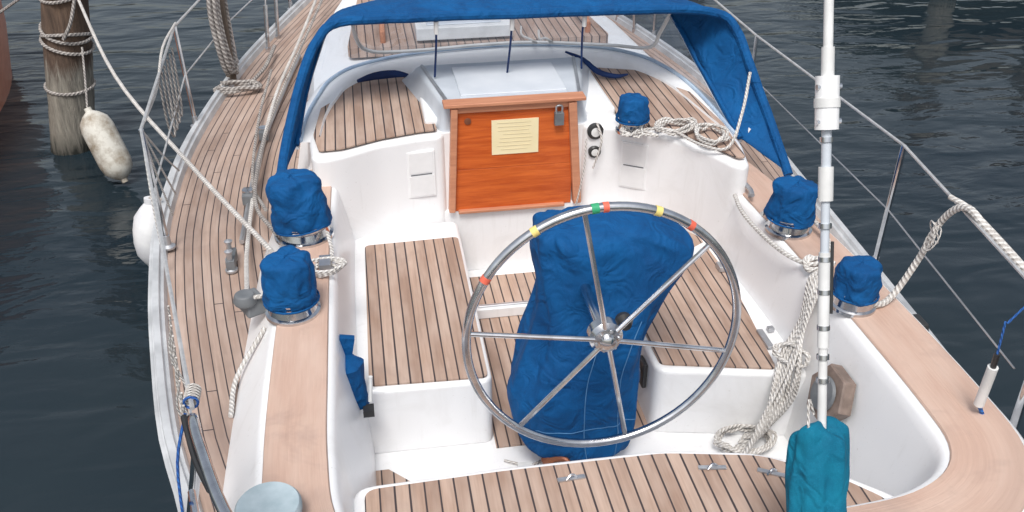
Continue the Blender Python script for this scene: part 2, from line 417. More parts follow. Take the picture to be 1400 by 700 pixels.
# ------------------------------------------------------------------ cabin
mb=MB(); rows=[]
for y in [4.66,4.9,5.3,5.8,6.4,7,7.8,8.6,9.4,9.6]:
    wp=interp([(4.6,1.04),(5.4,1.06),(6,1.06),(7,.92),(8,.74),(9.6,.40)],y); ws=interp([(4.6,1.12),(5.4,1.12),(6,1.06),(7,.92),(8,.74),(9.6,.40)],y)
    h=1.585+interp([(4.6,0),(5.6,.01),(6.5,.06),(8,.02),(9.4,-.12),(9.6,-.35)],y)
    rows.append([(-wp-.10,y,1.15),(-wp-.03,y,h-.07),(-wp,y,h-.02),(-wp+.05,y,h),(-wp*.5,y,h+.02),(.03,y,h+.03),(ws*.5,y,h+.02),(ws-.05,y,h),(ws,y,h-.02),(ws+.03,y,h-.07),(ws+.10,y,1.15)])
mb.loft(rows,WHITE,capends=True)
mb.build('cabin',boat)
WPp=[(-1.06,4.46),(-.99,4.44),(-.90,4.47),(-.72,4.57),(-.5,4.625),(-.36,4.64),(-.36,5.0),(-1.10,5.0)]
WPs=[(.385,4.64),(.55,4.60),(.70,4.51),(.84,4.37),(.96,4.18),(1.03,4.02),(1.10,4.02),(1.16,4.3),(1.18,5.0),(.385,5.0)]
body('bulkhead_port',fillet(WPp,.05),.74,1.612,WHITE,boat,.03)
body('bulkhead_starboard',fillet(WPs,.05),.74,1.612,WHITE,boat,.03)
body('bridge_deck',[(-.40,4.645),(.42,4.645),(.42,4.9),(-.40,4.9)],.74,1.15,WHITE,boat,.015)
panel('cabin_top_teak_port',fillet([(-1.02,4.50),(-.90,4.51),(-.70,4.605),(-.5,4.66),(-.40,4.67),(-.45,5.54),(-.82,5.50),(-1.0,5.2),(-1.05,4.7)],.02),1.632,boat,.02)
panel('cabin_top_teak_starboard',fillet([(.60,4.61),(.72,4.55),(.86,4.41),(.98,4.22),(1.05,4.07),(1.09,4.07),(1.13,4.5),(1.10,4.98),(.98,5.34),(.60,5.48)],.02),1.634,boat,.02)
body('cabin_top_center',[(-.46,4.75),(.60,4.75),(.60,5.80),(-.46,5.80)],1.4,1.66,WHITE,boat,.02)
panel('cabin_top_teak_forward',fillet([(-.85,5.86),(.85,5.86),(.74,7.2),(-.74,7.2)],.05),1.70,boat,.03,thick=.06)
mb=MB()
a=[(-.355,4.68,1.770),(.38,4.68,1.770),(.52,5.32,1.765),(-.45,5.32,1.765)]
b=[(-.39,4.68,1.6),(.42,4.68,1.6),(.66,5.50,1.6),(-.57,5.50,1.6)]
mb.add(a+b,[[0,1,2,3],[0,4,5,1],[1,5,6,2],[2,6,7,3],[3,7,4,0]],GREYP)
mb.build('companionway_hood',boat,.035,5)
mb=MB(); mb.box((.03,4.98,1.774),(.58,.44,.014),HATCHG)
for x in(-.37,.41): mb.tube([(x*.92,4.70,1.776),(x*1.15,5.28,1.771)],.010,ALU)
mb.build('sliding_hatch',boat,.006)
door=empty('companionway_door'); door.parent=boat
mb=MB()
mb.box((-.325,4.637,1.455),(.035,.05,.61),FRAME,Matrix.Rotation(.05,3,'Y')); mb.box((.345,4.637,1.455),(.045,.05,.61),FRAME,Matrix.Rotation(-.075,3,'Y'))
mb.box((.013,4.650,1.778),(.76,.09,.020),FRAME); mb.box((.013,4.640,1.750),(.66,.03,.040),FRAME)
mb.box((-.005,4.64,1.145),(.60,.05,.018),FRAME); mb.build('frame',door,.005)
mb=MB(); mb.box((.005,4.650,1.27),(.66,.018,.25),MAHO); mb.box((.01,4.650,1.577),(.68,.018,.360),MAHO); mb.build('washboards',door,.0015)
mb=MB(); mb.box((.015,4.639,1.575),(.255,.004,.20),PAPER)
for i in range(8): mb.box((.015+random.uniform(-.01,.01),4.6365,1.657-i*.022),(.19-random.random()*.05,.002,.003),INK)
mb.build('notice',door)
mb=MB(); mb.box((.25,4.62,1.67),(.05,.03,.07),DGREY); mb.tube([(.235,4.62,1.70),(.235,4.62,1.74),(.265,4.62,1.74),(.265,4.62,1.70)],.006,ALU,8,4); mb.lathe((-.24,4.639,1.68),[(.0,0),(.016,0),(.02,.004),(0,.006)],BRASS,16,Matrix.Rotation(math.pi/2,3,'X')); mb.build('padlock',door,.004)
for x,yy,nm,rr in((-.50,4.618,'locker_panel_port',.12),(.655,4.532,'locker_panel_starboard',-.55)):
    mb=MB(); R=Matrix.Rotation(rr,3,'Z')
    def P(dx,dy,dz): return V((x,yy,1.40))+R@V((dx,dy,dz))
    mb.box(P(0,.006,.0),(.15,.02,.27),WHITE,R); mb.box(P(0,-.005,.0),(.115,.003,.006),DGREY,R); mb.box(P(0,-.0045,.068),(.13,.003,.12),PANELW,R); mb.box(P(0,-.0045,-.068),(.13,.003,.12),PANELW,R)
    mb.build(nm,boat,.001)
mb=MB(); R=Matrix.Rotation(math.pi/2,3,'X')
for z,r in((1.58,.045),(1.46,.035)):
    mb.lathe((.455,4.635,z),[(0,0),(r,0),(r,.02),(r*.8,.026),(0,.026)],BLACK,24,R); mb.lathe((.455,4.607,z),[(0,0),(r*.6,0),(0,.003)],OFFW,20,R)
mb.tube([(.455,4.60,1.64),(.475,4.56,1.56),(.46,4.57,1.46),(.44,4.58,1.38)],.006,ROPEW,6,5)
mb.tube([(.40,4.60,1.55),(.385,4.56,1.40),(.36,4.57,1.22),(.35,4.58,1.16)],.005,ROPEW,6,5); mb.build('engine_gauges',boat)
mb=MB(); mb.box((-.1,6.05,1.76),(.62,.34,.08),OFFW); mb.box((-.1,6.05,1.805),(.48,.24,.012),GREYP); mb.build('fore_hatch',boat,.02)
mb=MB()
for x in(-.62,.72):
    mb.tube([(x,5.95,1.70),(x,6.0,1.78),(x*.97,6.5,1.78),(x*.95,7.0,1.78),(x*.95,7.05,1.70)],.018,FRAME,8,3)
mb.build('grab_rails',boat)
mb=MB()
for x,y in((.30,6.1),(.40,6.0)):
    mb.tube([(x,y,1.71),(x-.03,y-.2,1.72),(x-.01,5.72,1.75),(x,5.55,1.78)],.008,ROPEW,6,4)
mb.lathe((.14,6.25,1.70),[(.05,0),(.05,.02),(.03,.04),(.03,.09),(.045,.11),(0,.12)],CHROME,20)
mb.build('mast_base_lines',boat)
mast=empty('mast'); mb=MB(); mb.tube([(.04,7.6,1.6),(.04,7.6,15.5)],.085,ALU,20); mb.build('spar',mast)
mb=MB()
for x,y in((-1.46,7.2),(-1.40,7.5),(1.42,7.2),(1.36,7.5)):
    mb.tube([(x,y,1.26),(x,y,1.30)],.02,CHROME,8); mb.tube([(x,y,1.28),(x*.985,y+.01,1.62)],.014,CHROME,8); mb.tube([(x*.985,y,1.6),(.04,7.6,14.5 if y<7.4 else 8)],.005,STEELM,6)
mb.build('shrouds',mast)
# ------------------------------------------------------------------ dodger
dod=empty('spray_dodger')
H0=[(-1.24,4.42,1.46),(-1.17,4.60,1.70),(-1.07,4.79,1.95),(-.985,4.89,2.09),(-.87,4.93,2.165),(-.5,4.94,2.170),(.2,4.94,2.16),(.85,4.94,2.15),(1.19,4.935,2.115),(1.30,4.88,2.03),(1.34,4.70,1.86),(1.38,4.46,1.65),(1.41,4.22,1.45)]
H1=[(-1.14,4.66,1.60),(-1.08,4.95,1.78),(-1.00,5.15,1.94),(-.93,5.26,2.05),(-.80,5.33,2.12),(-.4,5.36,2.16),(.2,5.37,2.17),(.72,5.36,2.15),(.98,5.32,2.08),(1.08,5.24,1.97),(1.14,5.03,1.82),(1.18,4.75,1.69),(1.22,4.45,1.56)]
BS=[(-1.12,4.68,1.60),(-1.09,4.95,1.62),(-1.03,5.2,1.64),(-.95,5.42,1.66),(-.78,5.58,1.68),(-.4,5.66,1.71),(.2,5.68,1.72),(.68,5.62,1.70),(.93,5.48,1.68),(1.05,5.30,1.66),(1.12,5.08,1.64),(1.16,4.80,1.61),(1.20,4.46,1.56)]
h0=cr(H0,5);h1=cr(H1,5);bs=cr(BS,5)
mb=MB();rows=[]
for i in range(len(h0)):
    r=[]
    for k in range(9):
        t=k/8; p=h0[i].lerp(h1[i],t); s=math.sin(i/(len(h0)-1)*math.pi)
        p=p+V((0,0,.025*math.sin(t*math.pi)*s+.012*noise.noise(p*7)))+V((.014*noise.noise(p*5+V((3,0,0))),0,0))
        r.append(p)
    rows.append(r)
mb.loft(rows,BLUE); mb.build('canopy',dod,solid=.006)
mb=MB();
mb.tube([p+V((0,-.004,-.012+.005*noise.noise(p*9))) for p in h0],.026,BLUE,10); mb.build('hem',dod)
mb=MB()
mb.tube([p+V((0,.0,-.018)) for p in h1],.014,CHROME,8)
mb.tube([h1[i].lerp(bs[i],.04) for i in range(len(h1))],.016,BLUE,6)
mb.build('front_bow',dod)
mb=MB();rows=[[h1[i].lerp(bs[i],t)+V((0,.02*math.sin(t*3.14),0)) for t in(0,.25,.5,.75,1)] for i in range(len(h1))]
mb.loft(rows,VINYL); mb.build('windshield',dod)
mb=MB()
mb.tube([p+V((0,.0,.012)) for p in bs],.011,BEAD,8)
w=[]
for (i,t) in [(20,.0),(20,.45),(21,.75),(24,.9),(30,.92),(36,.91),(41,.78),(42,.45),(43,0)]:
    w.append(h1[i].lerp(bs[i],t)+V((0,-.01,.0)))
mb.tube(w,.012,OFFW,6,5)
mb.build('seams',dod)
mb=MB();rows=[]
for i,p in enumerate(bs):
    a=bs[max(0,i-1)];b=bs[min(len(bs)-1,i+1)];t=V((b.x-a.x,b.y-a.y)).normalized();n=V((t.y,-t.x,0))
    rows.append([(p.x+n.x*d,p.y+n.y*d,z) for d,z in((.12,1.60),(.105,1.645),(.08,p.z-.005),(.04,p.z+.004),(-.02,p.z+.004),(-.05,p.z-.01),(-.08,1.60))])
mb.loft(rows,WHITE); mb.build('dodger_coaming',boat,ang=60)
mb=MB()
for x,x2 in((-.36,-.37),(.05,.04),(.45,.47)):
    mb.tube([(x,4.955,2.16),(x*1.0,4.99,2.0),(x2,5.06,1.78)],.006,NAVY,6,4)
    mb.tube([(x,4.945,2.13),(x,4.955,2.06)],.013,OFFW,8)
mb.build('halyard_lines')
mb=MB()
mb.tube([(-.80,5.36,1.67),(-.70,5.40,1.68),(-.58,5.42,1.68),(-.50,5.41,1.67)],.03,NAVY,8,3,rf=lambda t:.010+.016*math.sin(t*3.14)); mb.build('furled_strap')
mb=MB()
mb.tube([(.44,5.36,1.78),(.54,5.32,1.74),(.62,5.26,1.68),(.72,5.22,1.66),(.80,5.24,1.66)],.02,NAVY,8,3,rf=lambda t:.006+.012*math.sin(t*3.14)); mb.build('furled_strap')
# ------------------------------------------------------------------ wheel
wheel=empty('steering_wheel'); C=V((.008,2.68,1.665)); R=.497
tilt=Matrix.Rotation(math.radians(-3),3,'X')
def wp(a,r,dy=0): return C+tilt@V((math.sin(a)*r,dy,math.cos(a)*r))
N=96
mb=MB(); mb.tube([wp(2*math.pi*i/N,R) for i in range(N+1)],.0165,CHROME,12,1,True); mb.build('rim',wheel)
# angles (degrees clockwise from top) of tape bands and spokes
mb=MB(); D2=math.radians
for ang,m,h in((-58.4,ORANGE,.022),(-30.6,YEL,.024),(-5.7,GREEN,.026),(-1.5,ORANGE,.020),(20,YEL,.024),(35.8,ORANGE,.020)):
    a=D2(ang)
    mb.tube([wp(a-h+2*h*k/4,R) for k in range(5)],.0182,m,12)
mb.build('tape_bands',wheel)
mb=MB()
for ang in(-10,48.6,105.7,168,219.2,275.8):
    a=D2(ang); mb.tube([wp(a,.04,-.045),wp(a,R*.55,-.022),wp(a,R,0)],.0095,CHROME,10,4)
mb.build('spokes',wheel)
mb=MB(); Ry=Matrix.Rotation(math.pi/2,3,'X')
mb.lathe(C+V((0,.0,0)),[(.03,-.05),(.062,-.01),(.062,.03),(.05,.045),(.048,.052),(.03,.056),(.03,.075),(.018,.082),(.0,.084)],CHROME,32,Ry)
for k in range(6):
    a=k*1.047+.3; mb.lathe(C+V((math.sin(a)*.042,-.052,math.cos(a)*.042)),[(.006,0),(.006,.006),(0,.008)],ALU,8,Ry)
mb.build('hub',wheel)
mb=MB(); mb.tube([C+V((0,.02,0)),C+V((0,.32,0))],.022,CHROME,12); mb.lathe(C+V((.085,.06,.01)),[(0,0),(.03,0),(.034,.02),(.02,.05),(0,.055)],BLACK,16,Ry); mb.build('shaft',wheel)
# ------------------------------------------------------------------ pedestal cover
mb=MB()
secs=[(.80,-.13,.22,3.11,.16),(.85,-.205,.265,3.10,.185),(.95,-.25,.285,3.10,.19),(1.1,-.255,.275,3.09,.185),(1.25,-.235,.270,3.10,.18),(1.38,-.20,.29,3.11,.18),(1.49,-.175,.335,3.12,.18),(1.60,-.165,.395,3.13,.18),(1.69,-.165,.445,3.14,.18),(1.76,-.165,.445,3.15,.175),(1.815,-.160,.37,3.15,.165),(1.85,-.155,.30,3.15,.145),(1.87,-.13,.25,3.15,.11),(1.878,-.03,.14,3.15,.05)]
rows=[];NS=84
S2=cr([(z,(a+b)/2,cy) for z,a,b,cy,_ in secs],5);R2=cr([((b-a)/2,d,0) for _,a,b,_,d in secs],5)
def ridge(q): return 1-2*abs(noise.noise(q))
for q,rr in zip(S2,R2):
    r=[]
    for j in range(NS):
        a=2*math.pi*j/NS; c,s=math.cos(a),math.sin(a); e=.62
        x=abs(c)**e*math.copysign(1,c)*rr.x; y=abs(s)**e*math.copysign(1,s)*rr.y
        p=V((q.y+x,q.z+y,q.x)); nz=V((c,s,0))
        d=.020*noise.noise(V((c*1.5,s*1.5,q.x*2.2)))*1.6+.011*noise.noise(V((c*4,s*4,q.x*3+5)))
        d+=.022*(ridge(V((c*1.6+q.x*1.2,s*1.6,q.x*2.6+9)))-.6)+.009*(ridge(V((c*3.5-q.x*2.2,s*3.5,q.x*4.4)))-.6)
        fold=.016*math.sin(a*6+q.x*5)*max(0,(1.45-q.x))
        k=min(1,rr.x/.15)
        p=p+nz*(d+fold)*k; r.append(p)
    rows.append(r)
mb.loft(rows,BLUE,True,True)
ped=empty('helm_pedestal'); mb.build('canvas_cover',ped,ang=80)
mb=MB(); col=int(NS*.75)
for off in(0,5):
    mb.tube([rows[i][col+off]+V((0,-.001,0)) for i in range(4,32)],.0022,SEAM,5)
mb.tube([rows[12][k%NS]+V((0,0,.0)) for k in range(40,86)],.002,SEAM,5)
mb.build('stitching',ped)
mb=MB(); mb.lathe((.05,3.1,.74),[(.16,0),(.16,.03),(.1,.06),(.09,.5),(.09,.95)],OFFW,24); mb.build('column',ped)
mb=MB(); mb.tube([(.14,2.80,.83),(.24,2.81,.84)],.016,CHROME,10); mb.lathe((.15,2.80,.80),[(.0,0),(.024,0),(.024,.05),(.012,.06),(0,.06)],CHROME,16); mb.tube([(.20,2.80,.82),(.20,2.85,.76)],.012,CHROME,8); mb.build('brake_handle',ped)
mb=MB(); mb.lathe((-.13,2.93,.745),[(.05,0),(.05,.02),(.03,.03),(.022,.09),(.03,.10),(0,.11)],BRASS,16); mb.tube([(-.13,2.93,.84),(-.06,2.90,.86),(-.03,2.86,.80)],.012,BRASS,8,4)
mb.box((-.22,2.97,.765),(.06,.05,.04),OFFW); mb.tube([(-.26,2.9,.78),(-.2,2.86,.8),(-.1,2.85,.79),(0,2.80,.78),(.1,2.82,.77),(.25,2.9,.76)],.01,CHROME,8,4)
mb.tube([(-.30,3.05,.755),(-.20,3.0,.757),(-.12,3.02,.757),(-.05,2.95,.757),(.05,2.92,.757)],.006,ROPEW,6,5); mb.build('bilge_pump_fitting')
mb=MB(); mb.box((.374,3.28,.98),(.02,.085,.13),BLACK); mb.lathe((.36,3.27,1.0),[(0,0),(.015,0),(.015,.02),(0,.02)],CHROME,12,Matrix.Rotation(-math.pi/2,3,'Y')); mb.build('engine_switch_panel',None,.006)
# ------------------------------------------------------------------ winches
def winch(x,y,z,r,h,tilt=(0,0),seed=0,name='winch'):
    e=empty(name); mb=MB()
    mb.lathe((x,y,z),[(r*1.12,0),(r*1.12,.015),(r*1.0,.022),(r*.92,.05),(r*1.02,.068),(r*1.02,.085),(r*.8,.09)],CHROME,32); mb.build('base',e)
    mb=MB(); M=(Matrix.Rotation(tilt[0],3,'X')@Matrix.Rotation(tilt[1],3,'Y'))
    pr=[(r*.98,0),(r*1.08,.010),(r*1.10,.03),(r*1.07,h*.3),(r*1.04,h*.5),(r*1.00,h*.70),(r*.98,h*.84),(r*.93,h*.93),(r*.80,h*.975),(r*.5,h*.99),(r*.2,h*.995),(.0,h*.995)]
    pr=[tuple(q)[:2] for q in cr([(a,b,0) for a,b in pr],3)]
    mb.lathe((x,y,z+.055),pr,BLUE,64,M,wr=r*.15,ws=8,fold=r*.035,nf=6,seed=seed,sq=.04)
    mb.tube([V((x,y,z+.065))+M@V((math.cos(a)*r*1.10,math.sin(a)*r*1.10,0)) for a in [2*math.pi*k/24 for k in range(25)]],.005,BLUE,6,1,True)
    mb.build('canvas_cover',e,ang=80)
winch(-1.10,3.96,1.45,.122,.25,(-.08,-.12),1)
winch(-1.13,3.32,1.45,.100,.21,(0,.0),2.3)
winch(1.155,3.64,1.45,.098,.195,(0,.05),3.7)
winch(1.155,2.99,1.45,.085,.155,(0,.03),5.1)
winch(.62,4.50,1.625,.078,.135,(-.03,0),7.9)
mb=MB(); mb.box((-1.31,3.47,1.42),(.10,.13,.07),DGREY,Matrix.Rotation(.5,3,'Z'),.8); mb.lathe((-1.33,3.43,1.44),[(.0,0),(.045,0),(.05,.02),(.04,.05),(0,.05)],DGREY,20); mb.build('turning_block',None,.008)
mb=MB()
for k in range(5):
    a=k*1.3; mb.tube([(-1.0+.05*math.cos(a+t)*(1+.2*k),3.60+.05*math.sin(a+t),1.465+.008*k) for t in [i*.5 for i in range(10)]],.008,ROPEW,6,2)
mb.tube([(-.99,3.88,1.5),(-.97,3.74,1.47),(-.99,3.6,1.47)],.009,ROPEW,6,3)
mb.box((-1.0,3.63,1.475),(.05,.09,.05),ALU); mb.build('rope_cleat',None,.0)
mb=MB(); mb.lathe((-1.16,2.16,1.45),[(.090,0),(.095,.01),(.095,.05),(.10,.055),(.10,.075),(.093,.085),(.08,.083),(0,.084)],TEALG,36); mb.build('canister')
mb=MB(); rows=[]
for z,w_,d in((0,.015,.02),(.02,.042,.045),(.12,.06,.055),(.19,.068,.065),(.235,.072,.070),(.245,.055,.05)):
    rows.append([V((-.895,3.14,1.06))+V((-.15*z,0,z))+V((d*math.cos(a)*.9+.008*math.sin(a*5+z*30),w_*math.sin(a)*(1+.1*math.cos(a*3)),0)) for a in [2*math.pi*k/28 for k in range(28)]])
mb.loft(rows,BLUE,True,True); mb.box((-.93,3.20,1.335),(.06,.03,.10),BLUE,Matrix.Rotation(.2,3,'Y')); mb.box((-.86,3.09,1.08),(.045,.05,.03),BLACK); mb.tube([(-.85,3.10,1.12),(-.84,3.11,1.24)],.009,OFFW,6); mb.build('winch_handle_pocket',None,.0)
mb=MB(); n=V((-1,0,.35)).normalized(); u=V((0,1,0)); w=n.cross(u)
c=V((.985,2.74,1.20))
def hexp(r,d): return [c+n*d+u*math.cos(math.pi/3*k)*r+w*math.sin(math.pi/3*k)*r for k in range(6)]
mb.loft([hexp(.125,-.03),hexp(.125,.02),hexp(.118,.026),hexp(.0,.027)],simple('dark_wood',(.24,.18,.15),(.15,.11,.09),.5,0,20),True)
cc=c+n*.03; mb.loft([[cc+n*d+(u*math.cos(a)+w*math.sin(a))*r for a in [k*math.pi/12 for k in range(24)]] for r,d in((.075,0),(.07,.012),(.0,.013))],DGREY,True)
mb.build('instrument_repeater')
# ------------------------------------------------------------------ ropes
def coil(mb,c,r,n,m,rr=.009,axis=(0,0,1),sq=.6,jit=.015,seed=0,ang=0):
    rnd=random.Random(seed); pts=[]; ax=V(axis).normalized(); q=ax.to_track_quat('Z','Y')
    for k in range(n*10):
        a=k*2*math.pi/10; R_=r*(1+rnd.uniform(-.2,.2))
        p=V((math.cos(a)*R_,math.sin(a)*R_*sq,rnd.uniform(-jit,jit)+k*.0006)); p.rotate(Matrix.Rotation(ang,3,'Z')); p.rotate(q)
        pts.append(V(c)+p)
    mb.tube(pts,rr,m,6,3)
mb=MB(); coil(mb,(.84,4.43,1.655),.10,4,ROPEW,.008,seed=3); coil(mb,(.99,4.30,1.66),.07,3,ROPEW,.008,seed=5,sq=1.5)
mb.tube([(.70,4.52,1.66),(.62,4.42,1.65),(.72,4.36,1.65),(.66,4.43,1.655),(.80,4.40,1.66),(.9,4.22,1.65),(1.02,4.14,1.66),(1.12,4.25,1.8),(1.2,4.4,1.95)],.008,ROPEW,6,6)
mb.build('rope_coil')
mb=MB(); coil(mb,(.60,4.42,1.65),.06,3,ROPEW,.007,seed=9); mb.build('rope_coil')
mb=MB()
mb.tube([(1.02,3.98,1.47),(.99,3.80,1.47),(1.0,3.58,1.47),(1.03,3.38,1.48),(1.10,3.28,1.48),(1.18,3.32,1.48),(1.26,3.45,1.49),(1.25,3.63,1.51),(1.15,3.74,1.51),(1.04,3.7,1.51)],.011,ROPEW,7,6)
coil(mb,(1.13,3.27,1.475),.06,3,ROPEW,.010,seed=11)
mb.tube([(1.15,3.25,1.49),(1.09,3.12,1.47),(1.06,3.05,1.44)],.011,ROPEW,7,5)
mb.build('winch_rope')
mb=MB(); rnd=random.Random(8)
for k in range(17):
    o=rnd.uniform(-.05,.05); o2=rnd.uniform(-.08,.10); o3=rnd.uniform(-.02,.03)
    mb.tube([(1.10+o*.4,3.18+o,1.475),(1.055,3.14+o,1.455+o3*.3),(1.0+o*.3,3.08+o,1.30),(.93+o2*.4,3.0+o*1.2,1.14+o3),(.87+o2,2.93+o2*.5,.98),(.80+o2*1.1,2.93+o2,.82+o3*.5),(.74+o2,2.97+o2,.775)],.0075,ROPEW,6,5)
coil(mb,(.76,2.96,.785),.12,5,ROPEW,.0075,seed=2,jit=.02); coil(mb,(.95,3.03,1.19),.07,3,ROPEW,.0075,axis=(-.6,-.5,.6),seed=6)
mb.build('hanging_rope')
mb=MB(); mb.box((.985,3.32,1.118),(.03,.03,.02),ALU)
mb.box((.84,4.02,1.125),(.05,.26,.016),OFFW,Matrix.Rotation(-1.0,3,'Z')); mb.box((.95,3.86,1.13),(.05,.06,.03),ALU); mb.box((.93,3.25,1.12),(.03,.14,.012),ALU); mb.build('seat_bracket',None,.004)
mb=MB()
for yy in(3.98,4.07): mb.tube([(1.10,yy-.0,1.455),(1.10,yy,1.49)],.01,ALU)
mb.tube([(1.08,3.91,1.50),(1.10,3.98,1.492),(1.10,4.07,1.492),(1.12,4.14,1.50)],.011,ALU,8,4); mb.build('mooring_cleat')
mb=MB(); mb.box((1.50,3.02,1.29),(.07,.11,.06),BLACK,None,.8); mb.build('deck_fairlead',None,.008)
mb=MB()
for x,y,r in((-.16,2.40,.05),(.35,2.37,-.15),(.55,2.31,-.5)):
    mb.box((x,y,1.25),(.10,.018,.006),ALU,Matrix.Rotation(r,3,'Z')); mb.tube([(x-.02,y-.01,1.253),(x,y,1.268),(x+.02,y+.005,1.253)],.0045,CHROME,6,3)
mb.build('locker_hinges')
# ------------------------------------------------------------------ port side track & sheets
mb=MB()
mb.tube([(-1.44,4.3,1.25),(-1.42,5.2,1.26),(-1.35,6.0,1.27),(-1.22,7.0,1.29)],.014,ALU,6,4)
for y,x in((4.75,-1.435),(5.6,-1.40)): mb.box((x,y,1.28),(.055,.12,.05),DGREY); mb.lathe((x,y,1.30),[(.0,0),(.03,0),(.03,.02),(0,.022)],CHROME,14)
mb.build('genoa_track')
mb=MB()
mb.tube([(-1.33,3.5,1.45),(-1.40,4.2,1.29),(-1.40,5.0,1.30),(-1.34,6.0,1.36),(-1.20,7.0,1.42),(-.95,8.8,1.55)],.011,ROPEW,7,5)
mb.tube([(-1.14,3.40,1.50),(-1.32,3.42,1.47)],.010,ROPEW,7,3)
mb.tube([(-1.22,3.9,1.50),(-1.37,4.5,1.38),(-1.38,5.4,1.33),(-1.28,6.2,1.38),(-1.0,7.6,1.6),(-.8,8.9,1.8)],.010,ROPEO,7,5)
mb.tube([(-1.30,4.3,1.42),(-1.42,4.9,1.30),(-1.44,5.8,1.30),(-1.40,6.6,1.33)],.009,ROPEO,7,5)
mb.tube([(-1.25,3.3,1.40),(-1.37,3.15,1.27),(-1.38,2.95,1.24)],.010,ROPEW,7,5)
mb.build('jib_sheets')
mb=MB()
for x,y in((-1.47,4.05),(-1.48,4.15)): mb.lathe((x,y,1.235),[(.03,0),(.03,.01),(.012,.02),(.012,.09),(.02,.11),(0,.12)],ALU,14)
mb.box((-1.47,4.1,1.27),(.04,.14,.05),DGREY); mb.build('deck_block')
# ------------------------------------------------------------------ lifelines
mb=MB();
def stan(b,t):
    mb.tube([b,t],.0125,CHROME,10); mb.lathe((b[0],b[1],b[2]-.01),[(.035,0),(.035,.01),(.018,.02),(.016,.07),(0,.07)],ALU,14)
g=empty('port_guard_rail')
ps=[((-1.80,4.32,1.25),(-1.81,4.32,1.88)),((-1.84,5.85,1.26),(-1.86,5.85,1.90)),((-1.66,6.85,1.28),(-1.68,6.85,1.93)),((-1.32,8.2,1.3),(-1.34,8.2,1.95))]
for a,b in ps: stan(a,b)
mb.build('stanchions',g)
mb=MB()
pt=[(-1.33,2.22,1.88)]+[b for a,b in ps]+[(-.5,10.6,2.0)]
mid=[(-1.35,2.22,1.60)]+[tuple(V(a).lerp(V(b),.52)) for a,b in ps]+[(-.5,10.6,1.7)]
mb.tube(pt,.0075,STEELM,6); mb.tube(mid,.005,STEELM,6); mb.build('lifelines',g)
mb=MB()
mb.tube([(-1.46,2.32,1.24),(-1.35,2.25,1.70),(-1.33,2.20,1.86),(-1.29,2.05,1.89),(-1.18,1.75,1.88),(-1.0,1.5,1.88),(-.6,1.35,1.88)],.0165,CHROME,12,6)
mb.tube([(-1.31,1.75,1.24),(-1.2,1.78,1.87)],.0135,CHROME,10); mb.tube([(-1.38,2.2,1.58),(-1.22,1.72,1.58),(-.7,1.38,1.58)],.012,CHROME,10,3)
mb.build('pushpit',g)
mb=MB(); mb.tube([(-1.355,2.21,1.86),(-1.30,2.02,1.865),(-1.25,1.9,1.86)],.010,BLACK,8,3); mb.build('rail_padding',g)
mb=MB(); rnd=random.Random(5)
for k in range(10):
    y=2.25+k*.06; x=-1.36-k*.013
    mb.tube([(x,y,1.87),(x-.02+rnd.uniform(-.01,.01),y+.02,1.75),(x+rnd.uniform(-.02,.02),y+rnd.uniform(-.03,.03),1.62)],.004,ROPEW,5,3)
for k in range(6):
    mb.tube([(-1.34+.02*math.cos(t),2.26+.012*k,1.87+.02*math.sin(t)) for t in [i*.7 for i in range(10)]],.004,ROPEB if k<1 else ROPEW,5,2)
mb.tube([(-1.36,2.25,1.84),(-1.40,2.2,1.7),(-1.41,2.15,1.5),(-1.42,2.1,1.32)],.005,ROPEB,5,4)
mb.build('lashing_lines',g)
mb=MB(); mb.tube([(-1.43,2.25,1.40),(-1.42,2.08,1.40)],.035,OFFW,12,1); mb.box((-1.40,2.12,1.45),(.05,.08,.10),DGREY); mb.lathe((-1.44,2.02,1.30),[(.0,0),(.04,0),(.045,.08),(.03,.12),(0,.12)],OFFW,16); mb.build('stern_light',g,.004)
mb=MB(); rnd=random.Random(12)
T=V((-1.81,4.32,1.88))
for q in((-1.80,4.55,1.30),(-1.82,4.8,1.3),(-1.83,5.05,1.32),(-1.78,4.1,1.28)):
    m_=T.lerp(V(q),.5)+V((0,rnd.uniform(-.05,.05),-.03)); mb.tube([T,m_,q],.005,ROPEW,5,4)
mb.tube([T+V((0,.1,0)),T+V((-.02,.6,-.02)),(-1.84,5.3,1.95),(-1.85,5.85,1.92)],.007,ROPEW,6,4)
for k in range(4):
    y=5.0+k*.1; mb.tube([(-1.83,y,1.88),(-1.84,y+.05,1.6),(-1.83,y+.12,1.50),(-1.83,y+.18,1.62),(-1.83,y+.2,1.88)],.006,ROPEO,5,5)
mb.build('gate_lashing',g)
mb=MB(); rnd=random.Random(3)
for k in range(9):
    x=-1.68+rnd.uniform(-.04,.04); y=6.6+rnd.uniform(-.08,.08); ww=.06+rnd.random()*.05
    mb.tube([(x,y,2.15),(x-ww*.3,y-ww,1.8),(x,y-ww*1.1,1.45),(x+.02,y,1.32+rnd.random()*.08),(x,y+ww*1.1,1.5),(x,y+ww,1.8),(x,y,2.15)],.014,ROPEO,6,5)
mb.tube([(-1.68,6.6,1.25),(-1.68,6.6,2.6)],.035,DOCKW,8)
coil(mb,(-1.62,6.40,1.29),.13,3,ROPEO,.014,seed=7)
mb.tube([(-1.55,6.4,1.30),(-1.45,6.7,1.32),(-1.40,7.1,1.34)],.014,ROPEO,6,4)
mb.build('hung_mooring_rope')
gs=empty('starboard_guard_rail'); mb=MB()
ss=[((1.585,3.55,1.25),(1.53,3.45,1.94)),((1.67,5.42,1.27),(1.66,5.40,1.80)),((1.52,7.0,1.28),(1.52,7.0,1.93))]
for a,b in ss: stan(a,b)
mb.build('stanchions',gs); mb=MB()
mb.tube([(1.36,2.3,1.95)]+[b for a,b in ss]+[(.5,10.6,2.0)],.007,STEELM,6)
